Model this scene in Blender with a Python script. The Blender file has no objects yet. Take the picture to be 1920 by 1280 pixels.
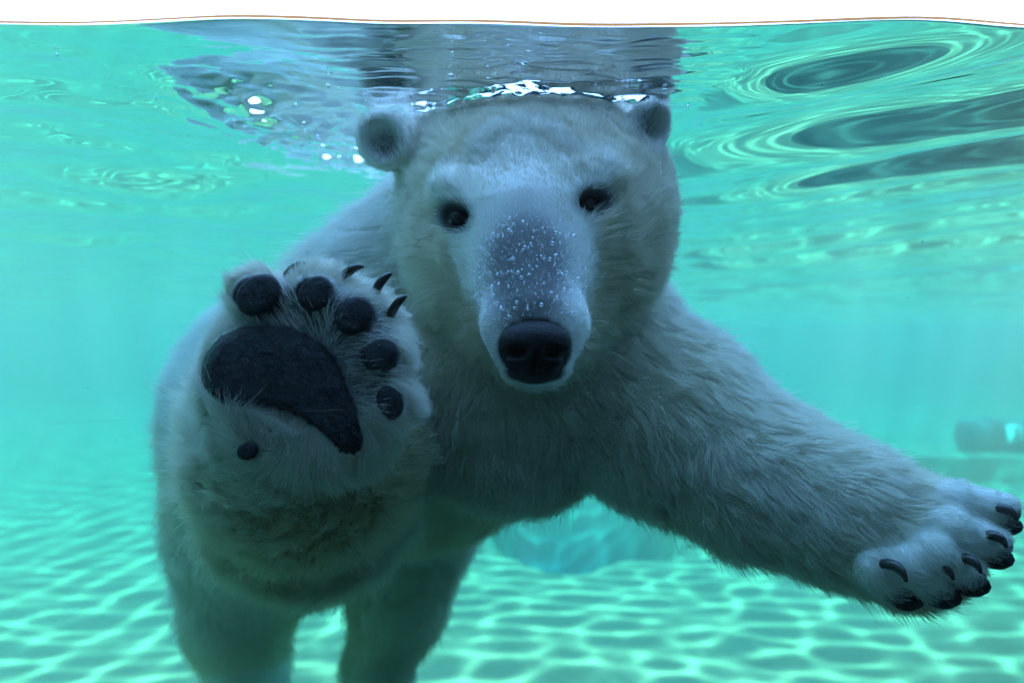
import bpy, math, random
import numpy as np
from mathutils import Vector, Matrix
random.seed(7); rng = np.random.default_rng(11)
sc = bpy.context.scene
col = sc.collection

# ------------------------------------------------------------------ camera, sky, sun, exposure
FPX, DG, ZC = 1600.0, 1.05, -0.39            # focal length in photo pixels, camera to window, camera below water level
cam_d = bpy.data.cameras.new('camera'); cam = bpy.data.objects.new('camera', cam_d); col.objects.link(cam)
cam.location = (0, -DG, ZC); cam.rotation_euler = (math.radians(90), 0, 0)
cam_d.sensor_width = 36; cam_d.lens = 36 * FPX / 1920; cam_d.clip_start = 0.02; cam_d.clip_end = 500
cam_d.dof.use_dof = True; cam_d.dof.focus_distance = 1.17; cam_d.dof.aperture_fstop = 2.8
sc.camera = cam

SUN_EL, SUN_AZ = math.radians(70), math.radians(180)      # azimuth from +Y towards +X: behind the viewing gallery
w = bpy.data.worlds.new('World'); sc.world = w; w.use_nodes = True
nt = w.node_tree; nt.nodes.clear()
sky = nt.nodes.new('ShaderNodeTexSky'); sky.sky_type = 'NISHITA'; sky.sun_disc = False
sky.sun_elevation = SUN_EL; sky.sun_rotation = SUN_AZ; sky.air_density = 1.0; sky.dust_density = 0.0; sky.ozone_density = 4.5
bg = nt.nodes.new('ShaderNodeBackground'); bg.inputs['Strength'].default_value = 0.15
wo = nt.nodes.new('ShaderNodeOutputWorld')
nt.links.new(sky.outputs[0], bg.inputs[0]); nt.links.new(bg.outputs[0], wo.inputs[0])
sd = bpy.data.lights.new('sun', 'SUN'); sd.energy = 2.0; sd.angle = math.radians(0.5); sd.color = (1.0, 0.95, 0.82)
sun = bpy.data.objects.new('sun', sd); col.objects.link(sun)
S = Vector((math.sin(SUN_AZ) * math.cos(SUN_EL), math.cos(SUN_AZ) * math.cos(SUN_EL), math.sin(SUN_EL)))
sun.rotation_euler = S.to_track_quat('Z', 'Y').to_euler(); sun.location = S * 20

vs = sc.view_settings
vs.view_transform = 'Standard'; vs.look = 'None'; vs.gamma = 1; vs.use_curve_mapping = False; vs.exposure = 3.65
cy = sc.cycles
cy.use_denoising = True; cy.denoiser = 'OPENIMAGEDENOISE'; cy.denoising_input_passes = 'RGB_ALBEDO_NORMAL'
cy.max_bounces = 10; cy.diffuse_bounces = 6; cy.glossy_bounces = 4; cy.transmission_bounces = 4
cy.transparent_max_bounces = 24; cy.volume_bounces = 1; cy.sample_clamp_indirect = 6
cy.caustics_reflective = True; cy.caustics_refractive = False
sc.cycles_curves.shape = 'RIBBONS'

# ------------------------------------------------------------------ helpers
def sstep(a, b, x):
    t = np.clip((x - a) / (b - a), 0, 1); return t * t * (3 - 2 * t)
def P(px, py, Y):
    """design helper: a point on the plane Y metres behind the window, from photo coordinates"""
    d = Y + DG
    return np.array(((px - 960) / FPX * d, Y, ZC - (py - 640) / FPX * d))
def tag(o, label=None, cat=None, group=None, kind=None):
    if label: o['label'] = label
    if cat: o['category'] = cat
    if group: o['group'] = group
    if kind: o['kind'] = kind
    return o
def mesh_obj(name, verts, faces, mat=None, parent=None, smooth=True):
    me = bpy.data.meshes.new(name)
    me.from_pydata([tuple(map(float, v)) for v in verts], [], [tuple(map(int, f)) for f in faces]); me.update()
    if smooth: me.polygons.foreach_set('use_smooth', [True] * len(me.polygons))
    o = bpy.data.objects.new(name, me); col.objects.link(o)
    if mat: me.materials.append(mat)
    if parent: o.parent = parent
    return o
def grid_mesh(name, co, nu, nv, mat=None, flip=False, parent=None):
    """co: (nu*nv,3) array"""
    i = np.arange(nu - 1)[:, None]; j = np.arange(nv - 1)[None, :]
    a = (i * nv + j).ravel(); q = np.stack([a, a + nv, a + nv + 1, a + 1], 1)
    if flip: q = q[:, ::-1]
    return np_mesh(name, co, q, mat, parent)
def np_mesh(name, co, quads, mat=None, parent=None):
    me = bpy.data.meshes.new(name)
    me.vertices.add(len(co)); me.vertices.foreach_set('co', np.asarray(co, np.float32).ravel())
    n = len(quads); k = quads.shape[1]
    me.loops.add(n * k); me.loops.foreach_set('vertex_index', np.asarray(quads, np.int32).ravel())
    me.polygons.add(n); me.polygons.foreach_set('loop_start', np.arange(n, dtype=np.int32) * k)
    me.polygons.foreach_set('use_smooth', np.ones(n, bool))
    me.update(calc_edges=True); me.validate()
    o = bpy.data.objects.new(name, me); col.objects.link(o)
    if mat: me.materials.append(mat)
    if parent: o.parent = parent
    return o
def attr(me, name, vals):
    a = me.attributes.new(name, 'FLOAT', 'POINT'); a.data.foreach_set('value', np.asarray(vals, np.float32))
def material(name):
    m = bpy.data.materials.new(name); m.use_nodes = True; t = m.node_tree; t.nodes.clear()
    out = t.nodes.new('ShaderNodeOutputMaterial')
    def N(kind, **kw):
        n = t.nodes.new(kind)
        for k, v in kw.items():
            if k.startswith('i_'): n.inputs[k[2:].replace('_', ' ')].default_value = v
            else: setattr(n, k, v)
        return n
    return m, t, out, N
def principled(name, color, rough=0.6, spec=0.5, noise=None, bump=0.0, scale=8.0, **kw):
    m, t, out, N = material(name)
    b = N('ShaderNodeBsdfPrincipled'); b.inputs['Roughness'].default_value = rough
    b.inputs['Specular IOR Level'].default_value = spec
    for k, v in kw.items(): b.inputs[k].default_value = v
    if noise:
        tc = N('ShaderNodeTexCoord'); nz = N('ShaderNodeTexNoise', i_Scale=scale, i_Detail=6.0, i_Roughness=0.6)
        t.links.new(tc.outputs['Object'], nz.inputs['Vector'])
        r = N('ShaderNodeValToRGB'); r.color_ramp.elements[0].position = .3; r.color_ramp.elements[1].position = .7
        r.color_ramp.elements[0].color = (*color, 1); r.color_ramp.elements[1].color = (*noise, 1)
        t.links.new(nz.outputs[0], r.inputs[0]); t.links.new(r.outputs[0], b.inputs['Base Color'])
        if bump:
            bp = N('ShaderNodeBump', i_Strength=bump, i_Distance=.02); t.links.new(nz.outputs[0], bp.inputs['Height'])
            t.links.new(bp.outputs[0], b.inputs['Normal'])
    else: b.inputs['Base Color'].default_value = (*color, 1)
    t.links.new(b.outputs[0], out.inputs[0])
    return m

# ------------------------------------------------------------------ bear: the shape of its body, as distances (the water needs it where it meets the fur)
PR = []     # primitives: kind, data, k, fur length, flow
NOSE = P(1001, 640, .05); PALM = P(575, 690, .06)
def cone(a, b, ra, rb, k=.06, L=.04, flow=None): PR.append(dict(t='c', a=np.array(a), b=np.array(b), ra=ra, rb=rb, k=k, L=L, flow=flow, op=1))
def ell(c, r, rot=(0, 0, 0), k=.04, L=.03, flow='head', op=1):
    M = np.array(Matrix.Rotation(rot[2], 3, 'Z') @ Matrix.Rotation(rot[1], 3, 'Y') @ Matrix.Rotation(rot[0], 3, 'X'))
    PR.append(dict(t='e', c=np.array(c), r=np.array(r, float), M=M, k=k, L=L, flow=flow, op=op))
D = math.radians
# torso
cone(P(920, 650, .70), P(770, 730, 1.02), .285, .35, .10, .036)
cone(P(770, 730, 1.02), P(600, 800, 1.40), .35, .40, .10, .04)
cone(P(600, 800, 1.40), P(560, 900, 1.52), .40, .36, .10, .04)
cone(P(985, 420, .50), P(880, 560, .68), .205, .27, .10, .045)         # neck
cone(P(1000, 620, .55), P(980, 760, .60), .20, .19, .08, .038)          # breast
# arm reaching to the side
cone(P(1120, 690, .56), P(1255, 790, .47), .180, .152, .08, .032)
cone(P(1255, 790, .47), P(1420, 895, .38), .150, .117, .05, .030)
cone(P(1420, 895, .38), P(1570, 955, .30), .117, .096, .05, .028)
cone(P(1570, 955, .30), P(1700, 1010, .24), .096, .088, .05, .026)
ell(P(1700, 1008, .232), (.094, .046, .080), (0, D(24), 0), .05, .022, flow=(.85, -.1, -.45))
TOES = [((1620, 1040), (1672, 1096), .185), ((1665, 1035), (1750, 1092), .165), ((1690, 1010), (1812, 1070), .160), ((1700, 975), (1862, 1018), .170), ((1705, 945), (1878, 955), .195)]
for (ax, ay), (bx, by), Y in TOES:
    cone(P(ax, ay, Y + .03), P((ax + bx) / 2, (ay + by) / 2 - 6, Y - .006), .030, .031, .010, .012)
    cone(P((ax + bx) / 2, (ay + by) / 2 - 6, Y - .006), P(bx, by, Y - .002), .031, .025, .006, .008)
# raised arm with the paw on the window
cone(P(700, 640, .66), P(575, 900, .50), .20, .175, .09, .05)
cone(P(575, 905, .47), P(570, 830, .27), .170, .150, .06, .045)
cone(P(570, 830, .27), P(565, 745, .12), .150, .120, .06, .035)
ell(P(580, 690, .085), (.136, .070, .120), (0, D(-32), 0), .045, .020, flow='palm')
ell(P(655, 800, .075), (.060, .050, .055), (0, 0, 0), .04, .022, flow='palm')
PADS = [((484, 553), (46, 36), -35), ((591, 551), (37, 31), -45), ((664, 593), (40, 34), -40), ((712, 666), (36, 30), -35), ((731, 753), (25, 33), -25)]
for (cx, cy_), (a_, b_), rz in PADS:
    ell(P(cx, cy_, .052), ((.034, .038, .032) if cx < 500 else (.038, .040, .036)), (0, 0, 0), .02, .017, flow='palm')
# hind legs
cone(P(462, 1000, 1.50), P(440, 1120, 1.56), .24, .172, .10, .038)
cone(P(440, 1120, 1.56), P(460, 1260, 1.60), .172, .122, .06, .034)
cone(P(460, 1260, 1.60), P(470, 1620, 1.62), .122, .12, .05, .034)
cone(P(470, 1620, 1.62), P(470, 1660, 1.38), .095, .085, .05, .03)
cone(P(770, 980, 1.34), P(748, 1130, 1.36), .19, .115, .10, .036)
cone(P(748, 1130, 1.36), P(708, 1260, 1.40), .115, .085, .06, .034)
cone(P(708, 1260, 1.40), P(690, 1700, 1.42), .086, .115, .05, .034)
cone(P(690, 1700, 1.42), P(690, 1740, 1.20), .095, .085, .05, .03)
cone(P(600, 760, 1.80), P(600, 800, 1.95), .06, .03, .04, .04)         # tail
# head
NECK0 = len(PR)
ell(P(1004, 388, .43), (.236, .205, .215), (0, D(-4), 0), .05, .016)
ell(P(930, 440, .335), (.130, .120, .135), (0, 0, 0), .06, .022)       # cheeks
ell(P(1090, 430, .335), (.128, .120, .135), (0, 0, 0), .06, .022)
ell(P(912, 500, .37), (.092, .10, .095), (0, 0, 0), .06, .030)          # ruff
ell(P(1106, 485, .37), (.090, .10, .095), (0, 0, 0), .06, .030)
ell(P(1003, 600, .31), (.088, .12, .080), (0, 0, 0), .07, .030)        # throat
ell(P(985, 335, .275), (.100, .055, .075), (0, D(-5), 0), .06, .012)   # forehead
ell(P(868, 362, .224), (.044, .022, .017), (0, D(24), 0), .05, .011)  # brows
ell(P(1098, 338, .224), (.044, .022, .017), (0, D(-32), 0), .05, .011)
cone(P(985, 455, .235), P(1002, 605, .115), .090, .061, .07, .006, flow='head')
ell(P(990, 480, .175), (.052, .045, .060), (D(-35), 0, 0), .03, .006)   # bridge
cone(P(962, 610, .115), P(985, 668, .102), .042, .035, .03, .006, flow='head')
cone(P(1044, 605, .115), P(1020, 668, .102), .042, .035, .03, .006, flow='head')
ell(P(1003, 690, .125), (.040, .045, .026), (0, 0, 0), .02, .012)
EYES = [(P(861, 409, .217), .0160), (P(1102, 383, .217), .0160)]
for e, r_ in EYES: ell(e + np.array((0, -.016, 0)), (.0165, .024, .0105), (0, D(18) if e[0] < 0 else D(-22), 0), .013, 0, op=-1)
# ears
def ear(c, rot, ro, ri):
    ell(c, ro, rot, .022, .010, flow=(0, 0, 1))
    M = Matrix.Rotation(rot[2], 3, 'Z') @ Matrix.Rotation(rot[1], 3, 'Y') @ Matrix.Rotation(rot[0], 3, 'X')
    off = np.array(M @ Vector((.004, -.030, -.004)))
    ell(np.array(c) + off, ri, rot, .012, .006, flow=(0, 0, 1), op=-1)
ear(P(718, 262, .350), (0, D(-28), D(-12)), (.043, .030, .049), (.035, .034, .040))
ear(P(1219, 234, .325), (0, D(20), D(35)), (.038, .028, .050), (.029, .034, .041))
cone(P(800, 280, .42), P(752, 268, .385), .055, .034, .04, .014, flow=(0, .3, 1))
cone(P(1160, 262, .42), P(1190, 246, .375), .045, .026, .03, .014, flow=(0, .3, 1))

def prim_d(p, q):
    if p['t'] == 'c':
        ab = p['b'] - p['a']; t = np.clip(((q - p['a']) @ ab) / (ab @ ab), 0, 1)
        return np.linalg.norm(q - p['a'] - t[:, None] * ab, axis=1) - (p['ra'] + (p['rb'] - p['ra']) * t)
    l = (q - p['c']) @ p['M']; k0 = np.linalg.norm(l / p['r'], axis=1); k1 = np.linalg.norm(l / p['r'] ** 2, axis=1)
    return k0 * (k0 - 1) / np.maximum(k1, 1e-9)
def comb_d(d, e, p):
    k = p['k']
    if p['op'] == 1:
        h = np.maximum(k - np.abs(d - e), 0) / k; return np.minimum(d, e) - h * h * k / 4
    h = np.maximum(k - np.abs(d + e), 0) / k; return np.maximum(d, -e) + h * h * k / 4
def crown_cut(d, q):
    c = q[:, 2] - .012 - .10 * sstep(.75, 1.2, q[:, 1]); k = .03; h = np.maximum(k - np.abs(d - c), 0) / k; return np.maximum(d, c) + h * h * k / 4
def sdf(q):
    d = np.full(len(q), 9.0)
    for p in PR: d = comb_d(d, prim_d(p, q), p)
    return crown_cut(d, q)
def bbox(p):
    if p['t'] == 'c':
        r = max(p['ra'], p['rb']); return np.minimum(p['a'], p['b']) - r, np.maximum(p['a'], p['b']) + r
    r = p['r'].max(); return p['c'] - r, p['c'] + r
# ------------------------------------------------------------------ water surface shape
FLOOR, FAR, LEFT = -2.1, 30.0, -19.5
def xright(y): return 0.98 + 0.63 * y                       # the right-hand rock wall runs away from the window
class Waves:
    def __init__(s, seed, n, lmin, lmax, slope, ang=0, spread=math.pi):
        r = np.random.default_rng(seed)
        lam = np.exp(r.uniform(math.log(lmin), math.log(lmax), n)); th = ang + r.uniform(-spread, spread, n)
        s.kx, s.ky = 2 * np.pi / lam * np.cos(th), 2 * np.pi / lam * np.sin(th)
        s.ph = r.uniform(0, 2 * np.pi, n); s.A = slope * lam / (2 * np.pi) * math.sqrt(2 / n) * r.uniform(.6, 1.3, n)
    def __call__(s, x, y):
        h = np.zeros(np.broadcast(x, y).shape)
        for kx, ky, ph, A in zip(s.kx, s.ky, s.ph, s.A): h += A * np.sin(kx * x + ky * y + ph)
        return h
wv_iso = Waves(3, 26, .28, 1.0, .060)
wv_band = Waves(31, 5, .26, .50, .34, ang=.8, spread=.08)
wv_big = Waves(21, 6, 1.2, 2.6, .020)
wv_rip = Waves(5, 40, .03, .10, .54)
wv_cau = Waves(44, 34, .20, .62, .080)
wv_fine = Waves(15, 30, .07, .2, .035)
LX = np.linspace(-4, 5, 1801)
LH = (45 - np.interp(LX * FPX / DG + 960, [-600, 0, 150, 300, 430, 600, 720, 900, 1100, 1350, 1550, 1730, 1840, 1920, 2300], [44, 46, 49, 42, 33, 38, 46, 43, 51, 49, 44, 38, 44, 53, 45])) / FPX * DG
for _ in range(3): LH = np.convolve(np.pad(LH, 6, 'edge'), np.ones(13) / 13, 'valid')
def wave_h(x, y):
    right = sstep(.05, .62, x - .18 * y)
    h = wv_big(x, y) + wv_iso(x, y) * 1.5 * (1 - .75 * right) + wv_band(x, y) * right * (.62 + .38 * sstep(.0, .5, y))
    h = h * sstep(-.06, .30, y) + np.interp(x, LX, LH) * np.exp(-(y / .25) ** 2) + .0035 * np.exp(-y / .0025)
    h = h + wv_fine(x, y) * (.5 * sstep(1.2, 3, y) + 1.0 * sstep(.35, .7, -x) * (1 - sstep(1.0, 2.2, y)) * sstep(0, .15, y))
    # churned water beside the neck, where the back breaks the surface
    e = np.exp(-(((x + .36 - .10 * (y - .6)) / .17) ** 2 + ((y - .62) / .34) ** 2) ** 1.5)
    rp = wv_rip(x, y); h = h + (np.abs(rp) ** 1.5 * 12 * np.sign(rp)) * e * .9
    # the water dips where it meets the fur
    sh = np.broadcast(x, y).shape; xx, yy = np.broadcast_to(x, sh).ravel(), np.broadcast_to(y, sh).ravel()
    m = (xx > -1.1) & (xx < .8) & (yy < 2.2); u = np.full(xx.shape, 9.0)
    u[m] = sdf(np.stack([xx[m], yy[m], np.full(m.sum(), -.004)], 1)); u = np.maximum(u.reshape(sh), -.05)
    v = np.maximum(u, 0); edge = .75 + .5 * np.sin(x * 23 + 2 * np.sin(x * 9)) * np.sin(x * 61 + y * 17)
    h = h * (1 - .6 * np.exp(-(v / .10) ** 2))
    h = h - .006 * np.clip(edge, .6, 1.2) * np.exp(-(v / .024) ** 1.6) + .003 * np.sin(v * 90 + 3 * np.sin(x * 7)) * np.exp(-v / .05)
    f = np.exp(-(np.maximum(np.abs(x - .01) - .22, 0) / .06) ** 2) * sstep(.01, .06, y) * (1 - sstep(.30, .42, y))
    h = h + f * (.0011 * np.sin(y * 150 + 3 * np.sin(x * 11 + 2 * y) + 1.5 * np.sin(x * 29)) + .0008 * np.sin(y * 260 - 2.5 * np.sin(x * 17)) + .0012 * np.sin(y * 75 + x * 13) + .0013 * np.sin(x * 62 + 2 * np.sin(y * 21) + y * 9))
    return h
def axis(segs):
    out = [np.array([segs[0][0]])]
    for a, b, st in segs: out.append(np.linspace(a, b, max(2, int(round((b - a) / st)) + 1))[1:])
    return np.concatenate(out)
XS = axis([(LEFT - .1, -12, .25), (-12, -6, .08), (-6, -1.3, .035), (-1.3, -.7, .012), (-.7, .75, .006), (.75, 1.7, .012), (1.7, 7, .035), (7, 13, .08), (13, 21.4, .25)])
YS = axis([(0, .016, .002), (.016, .9, .006), (.9, 2.0, .012), (2.0, 10, .035), (10, 17, .08), (17, FAR + .1, .25)])
GX, GY = np.meshgrid(XS, YS, indexing='ij'); H = wave_h(GX, GY)
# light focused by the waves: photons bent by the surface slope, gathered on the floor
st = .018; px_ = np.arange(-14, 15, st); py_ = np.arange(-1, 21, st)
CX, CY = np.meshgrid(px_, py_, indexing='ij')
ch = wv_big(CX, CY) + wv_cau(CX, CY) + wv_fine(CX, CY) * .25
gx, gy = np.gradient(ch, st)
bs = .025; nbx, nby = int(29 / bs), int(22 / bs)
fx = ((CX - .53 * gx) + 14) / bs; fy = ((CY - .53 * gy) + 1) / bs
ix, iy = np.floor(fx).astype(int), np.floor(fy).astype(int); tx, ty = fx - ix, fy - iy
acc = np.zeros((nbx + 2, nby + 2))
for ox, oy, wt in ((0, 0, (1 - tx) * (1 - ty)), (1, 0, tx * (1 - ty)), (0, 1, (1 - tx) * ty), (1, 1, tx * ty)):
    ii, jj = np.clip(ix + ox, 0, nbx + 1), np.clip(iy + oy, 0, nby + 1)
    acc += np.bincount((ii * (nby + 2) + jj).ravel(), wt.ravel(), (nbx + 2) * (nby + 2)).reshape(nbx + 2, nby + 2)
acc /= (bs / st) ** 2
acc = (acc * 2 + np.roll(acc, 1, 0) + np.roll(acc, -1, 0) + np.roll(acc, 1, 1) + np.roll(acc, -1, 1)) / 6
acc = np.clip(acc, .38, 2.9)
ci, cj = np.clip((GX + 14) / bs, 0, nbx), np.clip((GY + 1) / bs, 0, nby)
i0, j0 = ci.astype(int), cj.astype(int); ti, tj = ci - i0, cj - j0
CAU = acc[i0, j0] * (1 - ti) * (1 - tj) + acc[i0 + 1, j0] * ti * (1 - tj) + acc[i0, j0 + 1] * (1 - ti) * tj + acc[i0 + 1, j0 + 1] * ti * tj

# ------------------------------------------------------------------ water: one closed body, waves on top
def water_material():
    m, t, out, N = material('pool_water')
    L = t.links.new
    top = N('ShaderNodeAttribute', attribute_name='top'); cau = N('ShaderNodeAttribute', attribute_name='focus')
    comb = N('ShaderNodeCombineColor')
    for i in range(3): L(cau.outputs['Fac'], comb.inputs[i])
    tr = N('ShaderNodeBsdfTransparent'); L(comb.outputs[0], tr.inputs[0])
    gl = N('ShaderNodeBsdfGlossy', i_Roughness=0.0); gl.inputs[0].default_value = (.98, .98, .98, 1)
    fr = N('ShaderNodeFresnel', i_IOR=1.333)
    mul = N('ShaderNodeMath', operation='MULTIPLY'); L(fr.outputs[0], mul.inputs[0]); L(top.outputs['Fac'], mul.inputs[1])
    mx = N('ShaderNodeMixShader'); L(mul.outputs[0], mx.inputs[0]); L(tr.outputs[0], mx.inputs[1]); L(gl.outputs[0], mx.inputs[2])
    L(mx.outputs[0], out.inputs['Surface'])
    ab = N('ShaderNodeVolumeAbsorption', i_Density=WATER_ABS); ab.inputs[0].default_value = WATER_TINT
    scn = N('ShaderNodeVolumeScatter', i_Density=WATER_SCA, i_Anisotropy=.35); scn.inputs[0].default_value = (.76, .68, .61, 1)
    ad = N('ShaderNodeAddShader'); L(ab.outputs[0], ad.inputs[0]); L(scn.outputs[0], ad.inputs[1]); L(ad.outputs[0], out.inputs['Volume'])
    return m
WATER_ABS, WATER_TINT, WATER_SCA = 0.32, (.0, .82, .815, 1), 0.060
nx, ny = len(XS), len(YS)
co = np.stack([GX.ravel(), GY.ravel(), H.ravel()], 1)
i = np.arange(nx - 1)[:, None]; j = np.arange(ny - 1)[None, :]; a = (i * ny + j).ravel()
quads = [np.stack([a, a + ny, a + ny + 1, a + 1], 1)]
ring = np.concatenate([np.arange(nx) * ny, (nx - 1) * ny + np.arange(1, ny), (np.arange(nx - 1)[::-1]) * ny + ny - 1, np.arange(1, ny - 1)[::-1]])
r0 = len(co); rc = co[ring].copy(); rl = rc.copy(); rl[:, 2] = FLOOR - 3.0
co = np.concatenate([co, rc, rl]); nr = len(ring)
k = np.arange(nr); k1 = (k + 1) % nr
quads.append(np.stack([r0 + k, r0 + nr + k, r0 + nr + k1, r0 + k1], 1))
cb = len(co); co = np.concatenate([co, [[XS[0], 0, FLOOR - 3.0], [XS[-1], 0, FLOOR - 3.0], [XS[-1], YS[-1], FLOOR - 3.0], [XS[0], YS[-1], FLOOR - 3.0]]])
quads.append(np.array([[cb, cb + 3, cb + 2, cb + 1]]))
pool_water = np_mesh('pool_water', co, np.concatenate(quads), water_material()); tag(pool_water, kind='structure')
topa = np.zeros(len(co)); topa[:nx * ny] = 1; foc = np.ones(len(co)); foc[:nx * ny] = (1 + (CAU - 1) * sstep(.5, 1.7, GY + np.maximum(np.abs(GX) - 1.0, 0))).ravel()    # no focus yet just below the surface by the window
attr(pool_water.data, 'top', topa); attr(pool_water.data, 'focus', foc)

# ------------------------------------------------------------------ tank and gallery
PAINT, PAINT2 = (.115, .105, .068), (.150, .136, .090)
m_paint = principled('pool_paint', PAINT, .8, .2, noise=PAINT2, bump=.15, scale=1.6)
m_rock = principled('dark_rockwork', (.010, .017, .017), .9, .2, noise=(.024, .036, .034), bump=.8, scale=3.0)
m_conc = principled('concrete', (.10, .10, .10), .9, .2, noise=(.15, .15, .15), bump=.3, scale=4.0)
m_dark = principled('gallery_paint', (.03, .032, .036), .9, .1, noise=(.04, .042, .045), scale=3)
gx_, gy_ = np.linspace(LEFT - .3, 21.6, 320), np.linspace(-.1, FAR + .3, 220)
FX, FY = np.meshgrid(gx_, gy_, indexing='ij')
FZ = FLOOR + .015 * np.sin(FX * 1.3 + .6 * FY) + .01 * np.sin(FY * 2.1 - FX)
SHADE_MASK = 1 - sstep(.55, 1.0, np.hypot((FX - .62) / 1.1, (FY - 8.0) / 2.6) + .08 * np.sin(FX * 5 + FY * 1.7))
FZ = FZ - 1.2 * SHADE_MASK      # hollow added under the painted shade patch
floor = grid_mesh('pool_floor', np.stack([FX.ravel(), FY.ravel(), FZ.ravel()], 1), 320, 220, m_paint.copy()); tag(floor, kind='structure'); attr(floor.data, 'shade_patch', SHADE_MASK.ravel())
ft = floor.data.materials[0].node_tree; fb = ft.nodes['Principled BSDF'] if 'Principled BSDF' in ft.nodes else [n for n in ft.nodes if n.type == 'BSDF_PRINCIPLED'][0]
fa = ft.nodes.new('ShaderNodeAttribute'); fa.attribute_name = 'shade_patch'; fm = ft.nodes.new('ShaderNodeMix'); fm.data_type = 'RGBA'; fm.inputs[7].default_value = (.002, .045, .065, 1)   # deep blue stands in for shade on the floor
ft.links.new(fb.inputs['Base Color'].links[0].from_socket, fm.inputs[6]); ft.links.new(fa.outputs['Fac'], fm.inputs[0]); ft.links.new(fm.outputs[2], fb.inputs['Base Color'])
def box(name, lo, hi, mat, parent=None, bevel=0.0):
    (x0, y0, z0), (x1, y1, z1) = lo, hi
    v = [(x0, y0, z0), (x1, y0, z0), (x1, y1, z0), (x0, y1, z0), (x0, y0, z1), (x1, y0, z1), (x1, y1, z1), (x0, y1, z1)]
    f = [(0, 3, 2, 1), (4, 5, 6, 7), (0, 1, 5, 4), (1, 2, 6, 5), (2, 3, 7, 6), (3, 0, 4, 7)]
    o = mesh_obj(name, v, f, mat, parent, smooth=False)
    if bevel:
        b = o.modifiers.new('b', 'BEVEL'); b.width = bevel; b.segments = 3
    return o
box('pool_wall_far', (LEFT - .3, FAR, FLOOR - .3), (21.6, FAR + .3, .28), m_paint)
box('pool_wall_left', (LEFT - .3, -.06, FLOOR - .3), (LEFT, FAR, .28), m_paint)
for n in ('pool_wall_far', 'pool_wall_left'): tag(bpy.data.objects[n], kind='structure')
# the rock wall on the side, uneven face
ru, rv = np.linspace(-.1, FAR + .2, 300), np.linspace(FLOOR - .25, .45, 40)
RU, RV = np.meshgrid(ru, rv, indexing='ij')
rn = Waves(31, 24, .3, 1.6, .35)
RX = xright(RU) + .3 + np.clip(rn(RU, RV), -.18, .3) + .06 * (RV + 1)
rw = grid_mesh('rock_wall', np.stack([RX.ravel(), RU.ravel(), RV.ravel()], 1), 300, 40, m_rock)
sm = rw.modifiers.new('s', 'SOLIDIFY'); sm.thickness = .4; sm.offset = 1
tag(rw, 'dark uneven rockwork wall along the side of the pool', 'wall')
# acrylic viewing window and the gallery round the camera
def pane_material():
    m, t, out, N = material('acrylic'); L = t.links.new
    oa = N('ShaderNodeAttribute', attribute_name='outer'); fr = N('ShaderNodeFresnel', i_IOR=1.333)
    mu = N('ShaderNodeMath', operation='MULTIPLY'); L(oa.outputs['Fac'], mu.inputs[0]); L(fr.outputs[0], mu.inputs[1])
    tr = N('ShaderNodeBsdfTransparent'); tr.inputs[0].default_value = (.91, .98, .985, 1)
    gl = N('ShaderNodeBsdfGlossy', i_Roughness=.0); mx = N('ShaderNodeMixShader'); L(mu.outputs[0], mx.inputs[0])
    L(tr.outputs[0], mx.inputs[1]); L(gl.outputs[0], mx.inputs[2]); L(mx.outputs[0], out.inputs[0])
    return m
pane = box('viewing_window', (-3.6, -.062, -1.0), (3.6, -.003, .35), pane_material())
oa = pane.data.attributes.new('outer', 'FLOAT', 'FACE'); oa.data.foreach_set('value', [1.0 if p.normal.y < -.5 else 0.0 for p in pane.data.polygons])
tag(pane, 'clear acrylic viewing window between the gallery and the water', 'window')
box('gallery_wall_lower', (-9, -.4, FLOOR - .4), (11, -.002, -1.002), m_paint)
box('gallery_wall_left', (-9, -.4, -1.0), (-3.602, -.002, .15), m_paint)
box('gallery_wall_right', (3.602, -.4, -1.0), (11, -.002, .15), m_paint)
box('gallery_floor', (-9, -6, -2.0), (11, -.402, -1.85), m_dark)
box('added_gallery_roof', (-9, -6, 2.5), (11, -.75, 2.65), m_dark)  # unseen roof, added with its front edge set to cut light on the bear
box('gallery_wall_back', (-9, -6.3, -1.85), (11, -6.002, 2.498), m_dark)
sun_blocker = box('unseen_sun_blocker', (-1.1, -3.4, 2.652), (.9, -2.0, 10.7), m_conc)  # unseen block, added to keep direct sun off the bear
tag(sun_blocker, 'unseen concrete tower above the viewing gallery', 'sun_blocker')
# unseen dark rock shelf, added so the ripples reflect dark bands
sx_, sy_ = np.linspace(.25, 5.2, 60), np.linspace(-.0, 3.3, 44)
SX, SY = np.meshgrid(sx_, sy_, indexing='ij'); rs = Waves(77, 24, .25, 1.1, .30)
SZ = np.minimum(-.39 - .44 * (SY + 1.05) - .14, -1.35) - np.abs(rs(SX, SY)) - 1.2 * (1 - sstep(.35, .85, SX)) - .6 * sstep(2.8, 3.3, SY)
SZ = np.maximum(SZ, np.where((SX > .55) & (SY < 3.0), FLOOR + .03, FLOOR - .12))
rsh = grid_mesh('added_dark_shelf', np.stack([SX.ravel(), SY.ravel(), SZ.ravel()], 1), 60, 44, m_rock); tag(rsh, kind='structure')
for n in ('gallery_wall_lower', 'gallery_wall_left', 'gallery_wall_right', 'gallery_floor', 'added_gallery_roof', 'gallery_wall_back'):
    tag(bpy.data.objects[n], kind='structure')

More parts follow.
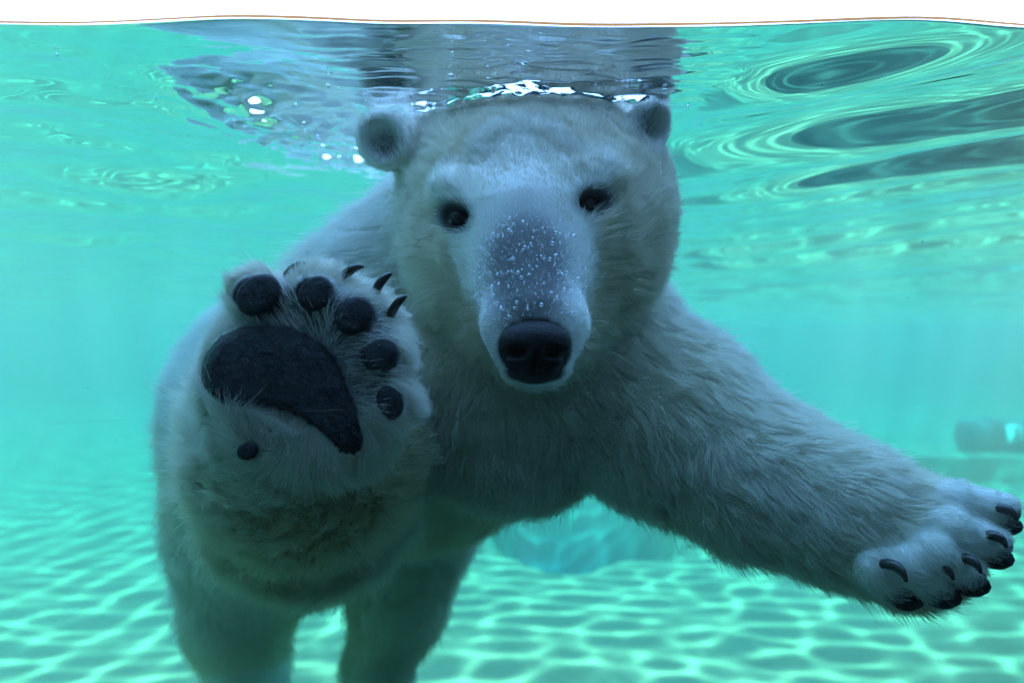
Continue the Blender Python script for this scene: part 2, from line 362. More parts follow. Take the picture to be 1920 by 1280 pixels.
# ------------------------------------------------------------------ bear: body surface
ax_x = axis([(-.98, -.46, .015), (-.46, .80, .0062), (.80, .92, .012)])
ax_y = axis([(-.03, .50, .0065), (.50, 2.1, .016)])
ax_z = axis([(FLOOR - .05, -.80, .018), (-.80, .10, .0062), (.10, .2, .014)])
AX = (ax_x, ax_y, ax_z)
SD = np.full((len(ax_x), len(ax_y), len(ax_z)), 1.0)
for p in PR:
    lo, hi = bbox(p); mg = .13
    sl = tuple(slice(max(0, np.searchsorted(a, lo[n] - mg)), np.searchsorted(a, hi[n] + mg)) for n, a in enumerate(AX))
    g = np.meshgrid(*[a[s_] for a, s_ in zip(AX, sl)], indexing='ij'); shp = g[0].shape
    q = np.stack([v.ravel() for v in g], 1)
    SD[sl] = comb_d(SD[sl].ravel(), prim_d(p, q), p).reshape(shp)
g = np.meshgrid(*AX, indexing='ij'); SD = crown_cut(SD.ravel(), np.stack([v.ravel() for v in g], 1)).reshape(SD.shape)
def surface_nets(F, AX):
    s = F < 0; nx, ny, nz = F.shape
    c = [s[a:nx - 1 + a, b:ny - 1 + b, c_:nz - 1 + c_] for a in (0, 1) for b in (0, 1) for c_ in (0, 1)]
    cnt = sum(v.astype(np.int8) for v in c); act = (cnt > 0) & (cnt < 8)
    idx = -np.ones(act.shape, np.int64); I = np.argwhere(act); idx[act] = np.arange(len(I))
    pos = np.zeros((len(I), 3)); wt = np.zeros(len(I))
    cr = [(a, b, c_) for a in (0, 1) for b in (0, 1) for c_ in (0, 1)]
    A = [AX[n][I[:, n]] for n in range(3)]; B = [AX[n][I[:, n] + 1] for n in range(3)]
    for u in cr:
        for v in cr:
            if sum(v) - sum(u) == 1 and all(v[n] >= u[n] for n in range(3)):
                fu = F[I[:, 0] + u[0], I[:, 1] + u[1], I[:, 2] + u[2]]; fv = F[I[:, 0] + v[0], I[:, 1] + v[1], I[:, 2] + v[2]]
                x = (fu < 0) != (fv < 0); t = np.where(x, fu / np.where(fu - fv == 0, 1, fu - fv), 0)
                for n in range(3):
                    pu = B[n] if u[n] else A[n]; pv = B[n] if v[n] else A[n]
                    pos[:, n] += np.where(x, pu + t * (pv - pu), 0)
                wt += x
    pos /= wt[:, None]
    quads = []
    for ax in range(3):
        b, c_ = (ax + 1) % 3, (ax + 2) % 3
        lo = [slice(None)] * 3; hi = [slice(None)] * 3; lo[ax] = slice(0, -1); hi[ax] = slice(1, None)
        s0, s1 = s[tuple(lo)], s[tuple(hi)]; E_ = np.argwhere(s0 != s1)
        E_ = E_[(E_[:, b] > 0) & (E_[:, c_] > 0) & (E_[:, b] < F.shape[b] - 1) & (E_[:, c_] < F.shape[c_] - 1)]
        ins = s0[E_[:, 0], E_[:, 1], E_[:, 2]]
        def cell(db, dc):
            e = E_.copy(); e[:, b] += db; e[:, c_] += dc; return idx[e[:, 0], e[:, 1], e[:, 2]]
        q = np.stack([cell(-1, -1), cell(0, -1), cell(0, 0), cell(-1, 0)], 1)
        q[~ins] = q[~ins][:, ::-1]; quads.append(q)
    return pos, np.concatenate(quads)
V, Q = surface_nets(SD, AX)
def grad(q, e=.002):
    g = np.stack([sdf(q + e * np.eye(3)[n]) - sdf(q - e * np.eye(3)[n]) for n in range(3)], 1)
    return g / np.maximum(np.linalg.norm(g, axis=1, keepdims=True), 1e-9)
for _ in range(2): V = V - (sdf(V)[:, None] * grad(V)) * .8
V[:, 1] = np.maximum(V[:, 1], .016)

def in_poly(pts, poly):
    x, y = pts[:, 0], pts[:, 1]; r = np.zeros(len(pts), bool); n = len(poly)
    for i in range(n):
        (x1, y1), (x2, y2) = poly[i], poly[i - 1]
        r ^= ((y1 > y) != (y2 > y)) & (x < (x2 - x1) * (y - y1) / (y2 - y1 + 1e-12) + x1)
    return r
def topx(q):
    d = q[:, 1] + DG; return np.stack([q[:, 0] * FPX / d + 960, 640 - (q[:, 2] - ZC) * FPX / d], 1)
MAINPAD = [(382, 702), (388, 668), (418, 632), (470, 612), (530, 612), (585, 632), (632, 676), (655, 738), (676, 800), (678, 832), (662, 847), (638, 842), (600, 806), (560, 776), (508, 758), (446, 764), (408, 756), (388, 732)]
def bare_shade(q):
    """0 furred .. 1 dark: hairless skin (eyes, nose, lips, pads) and painted shade on the palm"""
    b = np.zeros(len(q))
    for e, r_ in EYES: b = np.maximum(b, 1 - sstep(.020, .048, np.linalg.norm(np.stack([(q - e)[:, 0] * .80 + (q - e)[:, 2] * (.35 if e[0] < 0 else -.35), (q - e)[:, 1] * .7, (q - e)[:, 2] * 1.15], 1), axis=1)))
    nz = np.linalg.norm((q - P(1003, 655, .06)) / np.array((.050, .07, .042)), axis=1); b = np.maximum(b, 1 - sstep(.95, 1.1, nz))
    lp = np.linalg.norm((q - P(1003, 700, .075)) / np.array((.042, .05, .014)), axis=1); b = np.maximum(b, 1 - sstep(.8, 1.15, lp))
    pp = topx(q)
    mz = np.linalg.norm((pp - (988, 500)) / (118, 172), axis=1); b = np.maximum(b, .88 * (1 - sstep(.40, 1.15, mz)) * (q[:, 1] < .30))
    near = q[:, 1] < .075; palm_shade = np.linalg.norm((pp - (590, 660)) / (188, 150), axis=1); b = np.maximum(b, .80 * (1 - sstep(.72, 1.05, palm_shade)) * near * (1 - sstep(0, 60, pp[:, 1] - 770 - (pp[:, 0] - 560) * .35)))  # darkening between the pads is painted shade of the pressed palm
    c = np.array((585, 680)); s_ = in_poly((pp - c) / 1.03 + c, MAINPAD) & near; b = np.maximum(b, s_)
    for (cx, cy_), (a_, b_), rz in PADS:
        r = np.linalg.norm((pp - (cx, cy_)) / (a_, b_), axis=1); b = np.maximum(b, (1 - sstep(1.0, 1.15, r)) * near)
    for (ax, ay), (bx, by), Y in TOES: b = np.maximum(b, .85 * (1 - sstep(.016, .034, np.linalg.norm(q - P(bx + 10, by + 16, Y - .006), axis=1))))
    for c in EARIN: b = np.maximum(b, .85 * (1 - sstep(.010, .045, np.linalg.norm(q - c, axis=1))))
    return b
EARIN = [P(722, 268, .335), P(1214, 238, .31)]
def skin_material():
    m, t, out, N = material('bear_skin'); L = t.links.new
    a_ = N('ShaderNodeAttribute', attribute_name='bare_shade')
    mixc = N('ShaderNodeMix', data_type='RGBA'); mixc.inputs[6].default_value = (.80, .78, .72, 1); mixc.inputs[7].default_value = (.018, .018, .020, 1)
    L(a_.outputs['Fac'], mixc.inputs[0])
    b = N('ShaderNodeBsdfPrincipled', i_Roughness=.75); b.inputs['Specular IOR Level'].default_value = .25
    L(mixc.outputs[2], b.inputs['Base Color']); L(b.outputs[0], out.inputs[0]); return m
bear = bpy.data.objects.new('polar_bear', None); col.objects.link(bear)
tag(bear, 'white polar bear swimming up to the window with one paw pressed on it', 'polar bear')
body = np_mesh('body', V, Q, skin_material(), bear); attr(body.data, 'bare_shade', bare_shade(V))

# ------------------------------------------------------------------ fur
def sine_noise(q, freq, seed, n=10):
    r = np.random.default_rng(seed); o = np.zeros((len(q), 3))
    for _ in range(n):
        kk = r.normal(size=3); kk = kk / np.linalg.norm(kk) * freq * r.uniform(.6, 1.7); am = r.normal(size=3)
        o += np.sin(q @ kk + r.uniform(0, 6.28))[:, None] * am
    return o / math.sqrt(n)
def fur(n):
    tri = np.concatenate([Q[:, [0, 1, 2]], Q[:, [0, 2, 3]]]); A, B, C = V[tri[:, 0]], V[tri[:, 1]], V[tri[:, 2]]
    cr = np.cross(B - A, C - A); ar = np.linalg.norm(cr, axis=1) / 2; cen = (A + B + C) / 3; fn = cr / np.maximum(2 * ar, 1e-12)[:, None]
    v = cen - np.array((0, -DG, ZC)); dist = np.linalg.norm(v, axis=1); facing = -(fn * v).sum(1) / dist
    wt = ar / dist ** 2 * np.where(facing > -.25, 1, .12) * (1 + 1.2 * (dist < 1.6)) * (cen[:, 2] < .12) * np.where(cen[:, 2] < -1.35, .25, 1)
    pick = rng.choice(len(tri), n, p=wt / wt.sum()); u = rng.random((n, 2)); f = u.sum(1) > 1; u[f] = 1 - u[f]
    q = A[pick] + u[:, :1] * (B - A)[pick] + u[:, 1:] * (C - A)[pick]
    q = q[rng.random(n) > bare_shade(q) * 1.05]; n = len(q); nrm = grad(q)
    pm = np.where((q[:, 1] < .14) & (np.linalg.norm(topx(q) - (580, 690), axis=1) < 230), 8.0, 1.0); W = np.zeros(n); Lf = np.zeros(n); fl = np.zeros((n, 3))
    for p in PR:
        if p['op'] < 0: continue
        e = prim_d(p, q); w_ = np.exp(-np.maximum(e, -.01) / .012) * (pm if p['flow'] == 'palm' else 1)
        if p['flow'] is None: d = (p['b'] - p['a']); d = np.broadcast_to(d / np.linalg.norm(d), (n, 3))
        elif isinstance(p['flow'], str):
            d = q - (NOSE if p['flow'] == 'head' else PALM); d = d / np.linalg.norm(d, axis=1, keepdims=True)
        else: d = np.array(p['flow'], float); d = np.broadcast_to(d / np.linalg.norm(d), (n, 3))
        W += w_; Lf += w_ * p['L']; fl += w_[:, None] * d
    Lf /= W; fl /= W[:, None]
    fl += sine_noise(q, 9, 41) * .30 + sine_noise(q, 45, 43) * .22
    fl -= (fl * nrm).sum(1, keepdims=True) * nrm; fl /= np.maximum(np.linalg.norm(fl, axis=1, keepdims=True), 1e-6)
    lift = np.where(Lf < .014, .35, .62) + rng.normal(size=n) * .16
    d0 = fl + nrm * lift[:, None] + rng.normal(size=(n, 3)) * .16 + sine_noise(q, 160, 47) * .14
    d0 /= np.linalg.norm(d0, axis=1, keepdims=True)
    L = Lf * rng.uniform(.55, 1.25, n) * np.where(rng.random(n) < .04, 1.5, 1)
    cl = sine_noise(q, 110, 53) * .22 + sine_noise(q, 330, 57) * .30; bend = fl * .45 + cl + np.array((0, 0, -.10))
    K = 5; pts = np.zeros((n, K, 3))
    for i in range(K):
        t = i / (K - 1); pts[:, i] = q + (d0 * t + bend * t * t * .5) * L[:, None] - nrm * .001
    pts[:, :, 1] = np.maximum(pts[:, :, 1], .004)
    d = np.linalg.norm(pts[:, 0] - np.array((0, -DG, ZC)), axis=1)
    rad = (.00030 * np.clip(d, .9, 2.6))[:, None] * np.array([1, 1, .85, .6, .25]) * np.where(Lf < .012, .8, 1)[:, None]
    tone = rng.random(n); stain_bounce = np.clip(.35 + .45 * sine_noise(q, 7, 61)[:, 0] + .35 * sstep(-.35, -.75, q[:, 2]), 0, 1) * (Lf > .015)  # natural yellowing; the extra low down stands in for floor bounce light
    hc = bpy.data.hair_curves.new('fur'); hc.add_curves([K] * n)
    hc.position_data.foreach_set('vector', pts.astype(np.float32).ravel())
    ra = hc.attributes.get('radius') or hc.attributes.new('radius', 'FLOAT', 'POINT'); ra.data.foreach_set('value', rad.astype(np.float32).ravel())
    ta = hc.attributes.new('tone', 'FLOAT', 'CURVE'); ta.data.foreach_set('value', tone.astype(np.float32))
    sa = hc.attributes.new('stain_bounce', 'FLOAT', 'CURVE'); sa.data.foreach_set('value', stain_bounce.astype(np.float32))
    o = bpy.data.objects.new('fur', hc); col.objects.link(o); o.parent = bear; o['kind'] = 'stuff'
    m, t, out, N = material('bear_fur'); Lk = t.links.new
    at = N('ShaderNodeAttribute', attribute_name='tone'); mixc = N('ShaderNodeMix', data_type='RGBA')
    mixc.inputs[6].default_value = (.74, .71, .60, 1); mixc.inputs[7].default_value = (.96, .95, .90, 1); Lk(at.outputs['Fac'], mixc.inputs[0])
    st_ = N('ShaderNodeAttribute', attribute_name='stain_bounce'); mc2 = N('ShaderNodeMix', data_type='RGBA'); mc2.inputs[7].default_value = (.86, .78, .52, 1)
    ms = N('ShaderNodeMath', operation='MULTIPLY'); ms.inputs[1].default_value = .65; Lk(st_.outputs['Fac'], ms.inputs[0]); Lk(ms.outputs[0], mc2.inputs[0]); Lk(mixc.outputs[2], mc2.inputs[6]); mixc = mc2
    df = N('ShaderNodeBsdfDiffuse'); tl = N('ShaderNodeBsdfTranslucent'); mx = N('ShaderNodeMixShader'); mx.inputs[0].default_value = .55
    Lk(mixc.outputs[2], df.inputs[0]); Lk(mixc.outputs[2], tl.inputs[0]); Lk(df.outputs[0], mx.inputs[1]); Lk(tl.outputs[0], mx.inputs[2])
    gl = N('ShaderNodeBsdfGlossy', i_Roughness=.45); m2 = N('ShaderNodeMixShader'); m2.inputs[0].default_value = .05
    Lk(mx.outputs[0], m2.inputs[1]); Lk(gl.outputs[0], m2.inputs[2]); Lk(m2.outputs[0], out.inputs[0])
    hc.materials.append(m); return o
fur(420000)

# ------------------------------------------------------------------ bear parts: pads, claws, nose, eyes
m_pad = principled('paw_pad', (.010, .011, .014), .6, .35, noise=(.024, .026, .030), bump=.8, scale=90)
m_claw = principled('claw', (.020, .017, .015), .35, .5, noise=(.06, .05, .04), scale=60)
m_nose = principled('nose_skin', (.005, .005, .006), .5, .18, noise=(.012, .012, .013), bump=.25, scale=260)
m_eye = principled('eye', (.003, .002, .0015), .15, .10)
def smooth_poly(pts, it=2):
    pts = np.array(pts, float)
    for _ in range(it):
        a, b = pts, np.roll(pts, -1, 0); pts = np.stack([a * .75 + b * .25, a * .25 + b * .75], 1).reshape(-1, 2)
    return pts
def pad(outline, yf, yb):
    o = smooth_poly(outline); c = o.mean(0); n = len(o); rings = [(1.04, yb), (1.02, yf + (yb - yf) * .5), (.985, yf + (yb - yf) * .18), (.92, yf + .0015), (.5, yf)]
    v = []
    for s_, y in rings:
        for p in o: q = c + (p - c) * s_; v.append(P(q[0], q[1], y))
    v.append(P(c[0], c[1], yf)); f = []
    for r in range(len(rings) - 1):
        for i in range(n): a, b = r * n + i, r * n + (i + 1) % n; f.append((a, b, b + n, a + n))
    for i in range(n): f.append(((len(rings) - 1) * n + i, (len(rings) - 1) * n + (i + 1) % n, len(v) - 1))
    return mesh_obj('paw_pad', v, f, m_pad, bear)
pad(MAINPAD, .005, .045)['label'] = 'broad dark main pad of the raised paw'
def ellipse(c, r, rz, n=12):
    return [(c[0] + r[0] * math.cos(t) * math.cos(D(rz)) - r[1] * math.sin(t) * math.sin(D(rz)), c[1] + r[0] * math.cos(t) * math.sin(D(rz)) + r[1] * math.sin(t) * math.cos(D(rz))) for t in np.linspace(0, 2 * math.pi, n, endpoint=False)]
for c, r, rz in PADS: pad(ellipse(c, r, rz), .005, .04)
yc = np.linspace(0, .5, 500); yc = yc[np.argmax(sdf(np.array([P(465, 845, y) for y in yc])) < 0)]
pad(ellipse((465, 845), (22, 17), -20), yc - .022, yc + .01)
def tube(name, pts, rads, mat, seg=10, squash=1.0, parent=None):
    pts = [Vector(p) for p in pts]; v, f = [], []; n = len(pts)
    up = Vector((.1, -1, .2))
    for i, p in enumerate(pts):
        d = (pts[min(i + 1, n - 1)] - pts[max(i - 1, 0)]).normalized(); s_ = d.cross(up).normalized(); u_ = s_.cross(d).normalized()
        for k_ in range(seg):
            a = 2 * math.pi * k_ / seg; v.append(p + (s_ * math.cos(a) * squash + u_ * math.sin(a)) * rads[i])
    for i in range(n - 1):
        for k_ in range(seg): a, b = i * seg + k_, i * seg + (k_ + 1) % seg; f.append((a, b, b + seg, a + seg))
    f.append(tuple(range(seg))[::-1]); f.append(tuple((n - 1) * seg + k_ for k_ in range(seg)))
    return mesh_obj(name, v, f, mat, parent)
def claw(b, t, sag, r0=.0085):
    b, t = np.array(b), np.array(t); pts = []
    for s_ in np.linspace(0, 1, 8): pts.append(b + (t - b) * s_ + np.array(sag) * 4 * s_ * (1 - s_))
    return tube('claw', pts, [r0 * (1 - .12 * s_ - .68 * s_ ** 3) for s_ in np.linspace(0, 1, 8)], m_claw, 10, .75, bear)
for (bx, by), (tx_, ty_) in [((540, 516), (580, 494)), ((644, 520), (682, 500)), ((704, 546), (735, 513)), ((732, 590), (764, 554))]:
    claw(P(bx, by, .055), P(tx_, ty_, .040), (0, -.004, .004))
for (bx, by), (tx_, ty_), Y in [((1648, 1048), (1698, 1088), .142), ((1734, 1050), (1786, 1084), .138), ((1784, 1038), (1838, 1072), .133), ((1832, 996), (1886, 1024), .143), ((1850, 946), (1904, 972), .168)]:
    claw(P(bx + 8, by + 8, Y + .010), P(tx_ + 2, ty_ + 3, Y - .020), (.003, -.004, .008), .0100)
# dark toe pads showing under the toes of the reaching paw
for (cx, cy_), Y, r in [((1700, 1122), .195, .021), ((1768, 1118), .178, .021), ((1822, 1096), .175, .021), ((1868, 1046), .185, .020), ((1888, 985), .205, .018)]:
    c = P(cx, cy_, Y); v, f = [], []
    for i in range(7):
        for k_ in range(12):
            th, ph = math.pi * i / 6, 2 * math.pi * k_ / 12
            v.append(c + np.array((1.25 * r * math.sin(th) * math.cos(ph), r * math.sin(th) * math.sin(ph), .8 * r * math.cos(th))))
    for i in range(6):
        for k_ in range(12): f.append((i * 12 + k_, (i + 1) * 12 + k_, (i + 1) * 12 + (k_ + 1) % 12, i * 12 + (k_ + 1) % 12))
    mesh_obj('toe_pad', v, f, m_pad, bear)
def sd_mesh(name, fn, lo, hi, h, mat, parent):
    A_ = [np.arange(lo[n], hi[n], h) for n in range(3)]; g = np.meshgrid(*A_, indexing='ij')
    F = fn(np.stack([v.ravel() for v in g], 1)).reshape(g[0].shape); v, q = surface_nets(F, A_)
    o = np_mesh(name, v, q, mat, parent); s_ = o.modifiers.new('s', 'SMOOTH'); s_.factor = .5; s_.iterations = 2; return o
def E(q, c, r): l = (q - c) / np.array(r); k0 = np.linalg.norm(l, axis=1); return (k0 - 1) * min(r)
def smn(a, b, k): h = np.maximum(k - np.abs(a - b), 0) / k; return np.minimum(a, b) - h * h * k / 4
def smx(a, b, k): return -smn(-a, -b, k)
def nose_fn(q):
    d = E(q, P(1003, 638, .055), (.046, .030, .026)); d = smn(d, E(q, P(1003, 672, .055), (.034, .026, .024)), .02)
    d = smn(d, E(q, P(1003, 696, .072), (.030, .022, .017)), .012)
    for sx in (-1, 1):
        d = smx(d, -E(q, P(1003, 660, .030) + np.array((sx * .022, 0, 0)), (.011, .020, .007)), .006)
        d = smx(d, -E(q, P(1003, 666, .040) + np.array((sx * .040, 0, 0)), (.010, .02, .005)), .005)
    d = smx(d, -E(q, P(1003, 684, .026), (.0025, .02, .016)), .004)
    return d
sd_mesh('nose', nose_fn, P(1003, 655, .06) - .07, P(1003, 655, .06) + .07, .0022, m_nose, bear)
for e, r_ in EYES:
    bpy_v, f = [], []
    n1, n2 = 14, 20
    for i in range(n1 + 1):
        for k_ in range(n2):
            th, ph = math.pi * i / n1, 2 * math.pi * k_ / n2
            bpy_v.append(e + r_ * np.array((math.sin(th) * math.cos(ph), math.sin(th) * math.sin(ph), math.cos(th))))
    for i in range(n1):
        for k_ in range(n2): f.append((i * n2 + k_, (i + 1) * n2 + k_, (i + 1) * n2 + (k_ + 1) % n2, i * n2 + (k_ + 1) % n2))
    mesh_obj('eye', bpy_v, f, m_eye, bear)

# ------------------------------------------------------------------ float on its ledge, far down the pool
box('pool_ledge', (3.0, 9.2, FLOOR - .1), (9.5, 10.4, -1.77), m_paint, bevel=.04); tag(bpy.data.objects['pool_ledge'], kind='structure')
def lathe_x(name, prof, c, mat, parent, seg=28, flat=1.0):
    v, f = [], []
    for x, r in prof:
        for k_ in range(seg):
            a = 2 * math.pi * k_ / seg; v.append((c[0] + x, c[1] + r * math.cos(a), c[2] + flat * r * math.sin(a)))
    n = len(prof)
    for i in range(n - 1):
        for k_ in range(seg): a, b = i * seg + k_, i * seg + (k_ + 1) % seg; f.append((a, a + seg, b + seg, b))
    f.append(tuple(range(seg))); f.append(tuple((n - 1) * seg + k_ for k_ in range(seg))[::-1])
    return mesh_obj(name, v, f, mat, parent)
drum = bpy.data.objects.new('plastic_drum', None); col.objects.link(drum)
tag(drum, 'dark teal plastic drum with a pale panel lying on the pool ledge', 'drum')
m_drum = principled('drum_plastic', (.006, .05, .055), .6, .2, noise=(.010, .07, .075), scale=5)
m_panel = principled('drum_panel', (.30, .38, .36), .6, .3, noise=(.36, .42, .40), scale=8)
dc = P(1860, 817, 9.7); rr = .225
lathe_x('shell', [(-.40, .12), (-.39, .17), (-.36, .205), (-.30, rr), (-.10, rr), (-.09, rr * 1.04), (-.06, rr * 1.04), (-.05, rr), (.30, rr), (.31, rr * 1.04), (.34, rr * 1.04), (.35, rr), (.62, rr), (.68, .205), (.71, .17), (.72, .12)], dc, m_drum, drum)
pv, pf = [], []
for k_ in range(9):
    a = math.radians(180 - 28 + 56 * k_ / 8 - 12)
    for x in (.06, .27): pv.append((dc[0] + x, dc[1] + rr * 1.02 * math.cos(a), dc[2] + rr * 1.02 * math.sin(a)))
for k_ in range(8): pf.append((k_ * 2, k_ * 2 + 1, k_ * 2 + 3, k_ * 2 + 2))
pn = mesh_obj('panel', pv, pf, m_panel, drum); so = pn.modifiers.new('s', 'SOLIDIFY'); so.thickness = .01
for da in (-12, 8):
    a = math.radians(180 - 12 + da); c = (dc[0] + .165, dc[1] + rr * 1.03 * math.cos(a), dc[2] + rr * 1.03 * math.sin(a))
    tube('plug', [(c[0], c[1] + .01, c[2]), (c[0], c[1] - .02, c[2])], [.032, .028], m_drum, 14, 1.0, drum)

# ------------------------------------------------------------------ air bubbles
def bubble_material():
    m, t, out, N = material('air_bubble'); L = t.links.new
    fr = N('ShaderNodeLayerWeight', i_Blend=.55); tr = N('ShaderNodeBsdfTransparent'); gl = N('ShaderNodeBsdfGlossy', i_Roughness=.05)
    mx = N('ShaderNodeMixShader'); L(fr.outputs['Facing'], mx.inputs[0]); L(tr.outputs[0], mx.inputs[1]); L(gl.outputs[0], mx.inputs[2]); L(mx.outputs[0], out.inputs[0]); return m
m_bub = bubble_material()
def ball(c, r, n1=6, n2=8):
    v, f = [(c[0], c[1], c[2] + r)], []
    for i in range(1, n1):
        for k_ in range(n2):
            th, ph = math.pi * i / n1, 2 * math.pi * k_ / n2; v.append((c[0] + r * math.sin(th) * math.cos(ph), c[1] + r * math.sin(th) * math.sin(ph), c[2] + r * math.cos(th)))
    v.append((c[0], c[1], c[2] - r)); e = len(v) - 1
    for k_ in range(n2):
        k2 = (k_ + 1) % n2; f.append((0, 1 + k_, 1 + k2)); f.append((e, e - n2 + k2, e - n2 + k_))
    for i in range(n1 - 2):
        for k_ in range(n2): a = 1 + i * n2 + k_; b = 1 + i * n2 + (k_ + 1) % n2; f.append((a, a + n2, b + n2, b))
    return v, f
def bubbles(name, items, label):
    v, f = [], []
    for c, r in items:
        bv, bf = ball(c, r); o = len(v); v += bv; f += [tuple(i + o for i in q) for q in bf]
    o = mesh_obj(name, v, f, m_bub); tag(o, label, 'bubbles', kind='stuff'); return o
pp = topx(V); NV = grad(V)
front = (V[:, 1] < .33) & (NV[:, 1] < -.05)
zone = front & (((np.abs(pp - (992, 515)) / (105, 105)) ** 2).sum(1) < 1); ids = np.flatnonzero(zone)
its = [(V[i] + NV[i] * .006 + rng.normal(size=3) * .002, float(.0007 + .0022 * rng.random() ** 3)) for i in rng.choice(ids, 520)]
zone = front & (pp[:, 1] > 170) & (pp[:, 1] < 430) & (pp[:, 0] > 800) & (pp[:, 0] < 1180); ids = np.flatnonzero(zone)
its += [(V[i] + NV[i] * .012, float(rng.choice([.0008, .0011, .0015]))) for i in rng.choice(ids, 60)]
bubbles('clinging_bubbles', its, 'tiny silvery air bubbles clinging to the bear\'s muzzle and brow')
its = []
for _ in range(90):
    x, y = rng.normal(-.36, .10), abs(rng.normal(.55, .2)) + .1
    its.append(((x, y, float(wave_h(np.array([x]), np.array([y]))[0]) - .004), float(rng.choice([.0015, .0025, .004], p=[.5, .35, .15]))))
bubbles('churned_bubbles', its, 'loose bubbles in the churned water beside the bear\'s neck')
BUB = [(1176, 153, .005, 'round air bubble at the end of the silvery strip over the crown'), (1246, 166, .005, 'round air bubble just above the tip of the half-submerged ear'),
       (1252, 203, .004, 'air bubble touching the outer edge of the half-submerged ear'), (848, 95, .003, 'small bubble high in the dark reflection above the brow'),
       (845, 138, .004, 'bubble in the dark reflection just above the silvery strip'), (614, 158, .004, 'lone bubble above the churned water beside the fully submerged ear'),
       (1222, 182, .0035, 'small bubble caught between crown and half-submerged ear'), (1118, 166, .0025, 'tiny bubble on the silvery strip over the middle of the crown'),
       (1290, 196, .003, 'small bubble in the rippled water beyond the half-submerged ear'), (500, 258, .004, 'bubble in the green reflection before the churned water')]
for px, py, r, lab in BUB:
    d = FPX * -ZC / (640 - py); c = P(px, py, d - DG); c[2] -= .004
    bv, bf = ball((0, 0, 0), r, 10, 14); o = mesh_obj('air_bubble', bv, bf, m_bub); o.location = tuple(c)
    tag(o, lab, 'bubble', 'single bubbles under the surface')

# silvery film of air caught in the fur where the crown meets the surface
fu = np.linspace(P(705, 0, .42)[0], P(1215, 0, .30)[0], 150); rows = 9
ys = np.linspace(.10, .70, 241)
wn = .5 + .5 * np.sin(fu * 31 + 1.3) * np.sin(fu * 73) + .25 * np.sin(fu * 170)
FV = np.zeros((150, rows, 3)); okc = np.ones(150, bool)
for a_, x in enumerate(fu):
    for b_ in range(rows):
        z = .003 - (.012 + .006 * wn[a_]) * b_ / (rows - 1)
        d = sdf(np.stack([np.full(241, x), ys, np.full(241, z)], 1)); k_ = np.argmax(d < .013)
        if d[k_] >= .013: okc[a_] = False
        FV[a_, b_] = (x, ys[k_], z)
for b_ in range(rows):
    y = FV[:, b_, 1]; y = np.convolve(np.pad(y, 4, 'edge'), np.ones(9) / 9, 'valid')
    FV[:, b_, 1] = y - .004 * np.sin(math.pi * b_ / (rows - 1)) + .0016 * np.sin(fu * 120 + b_ * .8 + 4 * np.sin(fu * 30)) + .0006 * np.sin(fu * 290 - b_ * 1.2)
fvv = FV.reshape(-1, 3); ff = []
for a_ in range(149):
    if not (okc[a_] and okc[a_ + 1]): continue
    for b_ in range(rows - 1):
        if math.sin(fu[a_] * 53 + b_ * .9) * math.sin(fu[a_] * 97 - b_ * .5) > (.8 if fu[a_] > P(860, 0, .3)[0] else .3): continue
        k_ = a_ * rows + b_; ff.append((k_, k_ + rows, k_ + rows + 1, k_ + 1))
m, t, out, N = material('air_film'); gl = N('ShaderNodeBsdfGlossy', i_Roughness=.12); gl.inputs[0].default_value = (.9, .9, .92, 1)
t.links.new(gl.outputs[0], out.inputs[0])
film = mesh_obj('air_film', fvv, ff, m); so = film.modifiers.new('s', 'SOLIDIFY'); so.thickness = .0015
tag(film, 'silvery strip of trapped air where the bear\'s crown meets the surface', 'air film', kind='stuff')

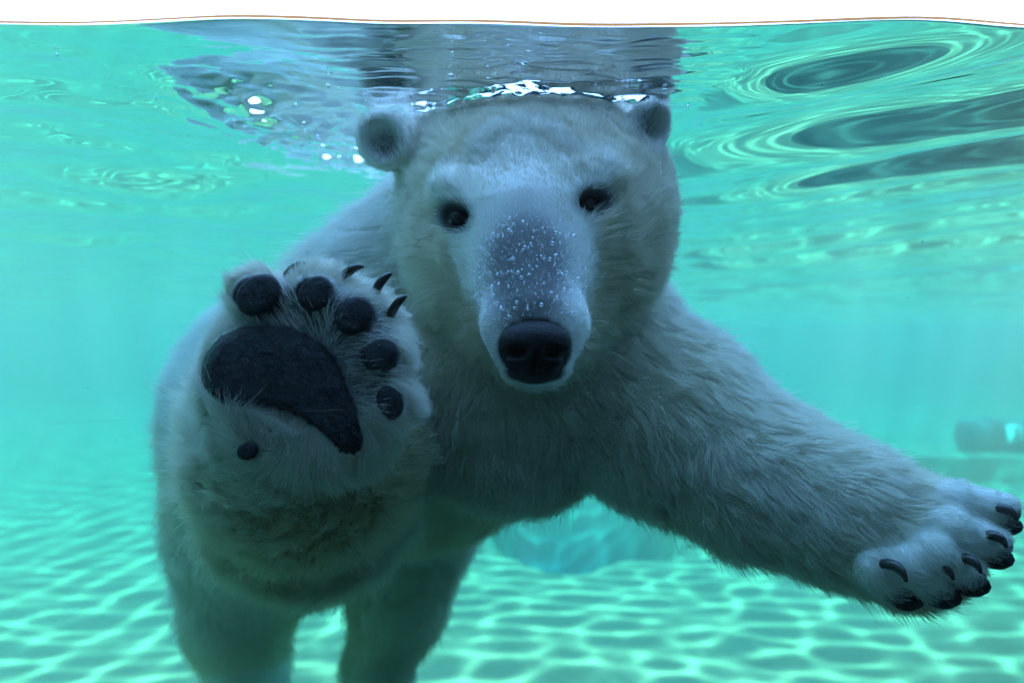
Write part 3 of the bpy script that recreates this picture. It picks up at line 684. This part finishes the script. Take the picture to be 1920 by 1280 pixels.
# ------------------------------------------------------------------ specks in the water and scratches on the window
m_speck = principled('speck', (.35, .36, .33), .7, .2, noise=(.10, .10, .09), scale=20)
v, f = [], []
for _ in range(260):
    Y = float(rng.uniform(.02, 1.2)); c = P(rng.uniform(-40, 1960), rng.uniform(70, 1300), Y)
    if sdf(c[None])[0] < .03 or c[2] > -.02: continue
    bv, bf = ball(c, float(rng.choice([.0005, .0008, .0013], p=[.6, .3, .1])), 4, 6); o = len(v); v += bv; f += [tuple(i + o for i in q) for q in bf]
tag(mesh_obj('suspended_specks', v, f, m_speck), 'tiny specks drifting in the pool water', 'specks', kind='stuff')
m_scr = principled('scratch', (.25, .28, .28), .6, .2)
for p0, p1, sg in [((540, 770), (690, 764), 2), ((790, 812), (1250, 794), 6), ((30, 792), (300, 782), 4)]:
    pts = []
    for t in np.linspace(0, 1, 12):
        c = P(p0[0] + (p1[0] - p0[0]) * t, p0[1] + (p1[1] - p0[1]) * t + sg * math.sin(math.pi * t), -.0635); pts.append(c)
    tube('scratch', pts, [.00001 + .00010 * math.sin(math.pi * min(max(t, .02), .98)) for t in np.linspace(0, 1, 12)], m_scr, 5, 1.0, pane)

# brown strip that paints in the refraction edge of the water
m_line, lt, lo_, LN = material('refraction_edge'); l1 = LN('ShaderNodeBsdfTranslucent'); l1.inputs[0].default_value = (.62, .30, .12, 1); l2 = LN('ShaderNodeBsdfTransparent'); l2.inputs[0].default_value = (.75, .42, .22, 1)
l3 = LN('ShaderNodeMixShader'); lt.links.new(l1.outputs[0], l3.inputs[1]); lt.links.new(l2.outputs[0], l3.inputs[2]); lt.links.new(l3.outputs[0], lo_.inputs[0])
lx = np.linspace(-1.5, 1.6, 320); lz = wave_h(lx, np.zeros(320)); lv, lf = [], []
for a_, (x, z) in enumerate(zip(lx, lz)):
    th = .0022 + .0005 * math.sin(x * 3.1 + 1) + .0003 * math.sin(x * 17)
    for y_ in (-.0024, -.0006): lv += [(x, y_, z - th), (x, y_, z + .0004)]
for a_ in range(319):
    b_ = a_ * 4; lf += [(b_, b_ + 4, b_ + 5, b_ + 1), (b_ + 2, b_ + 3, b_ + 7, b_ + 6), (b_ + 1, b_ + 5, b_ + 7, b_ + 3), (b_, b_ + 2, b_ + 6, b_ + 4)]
mesh_obj('waterline_refraction', lv, lf, m_line, pane)
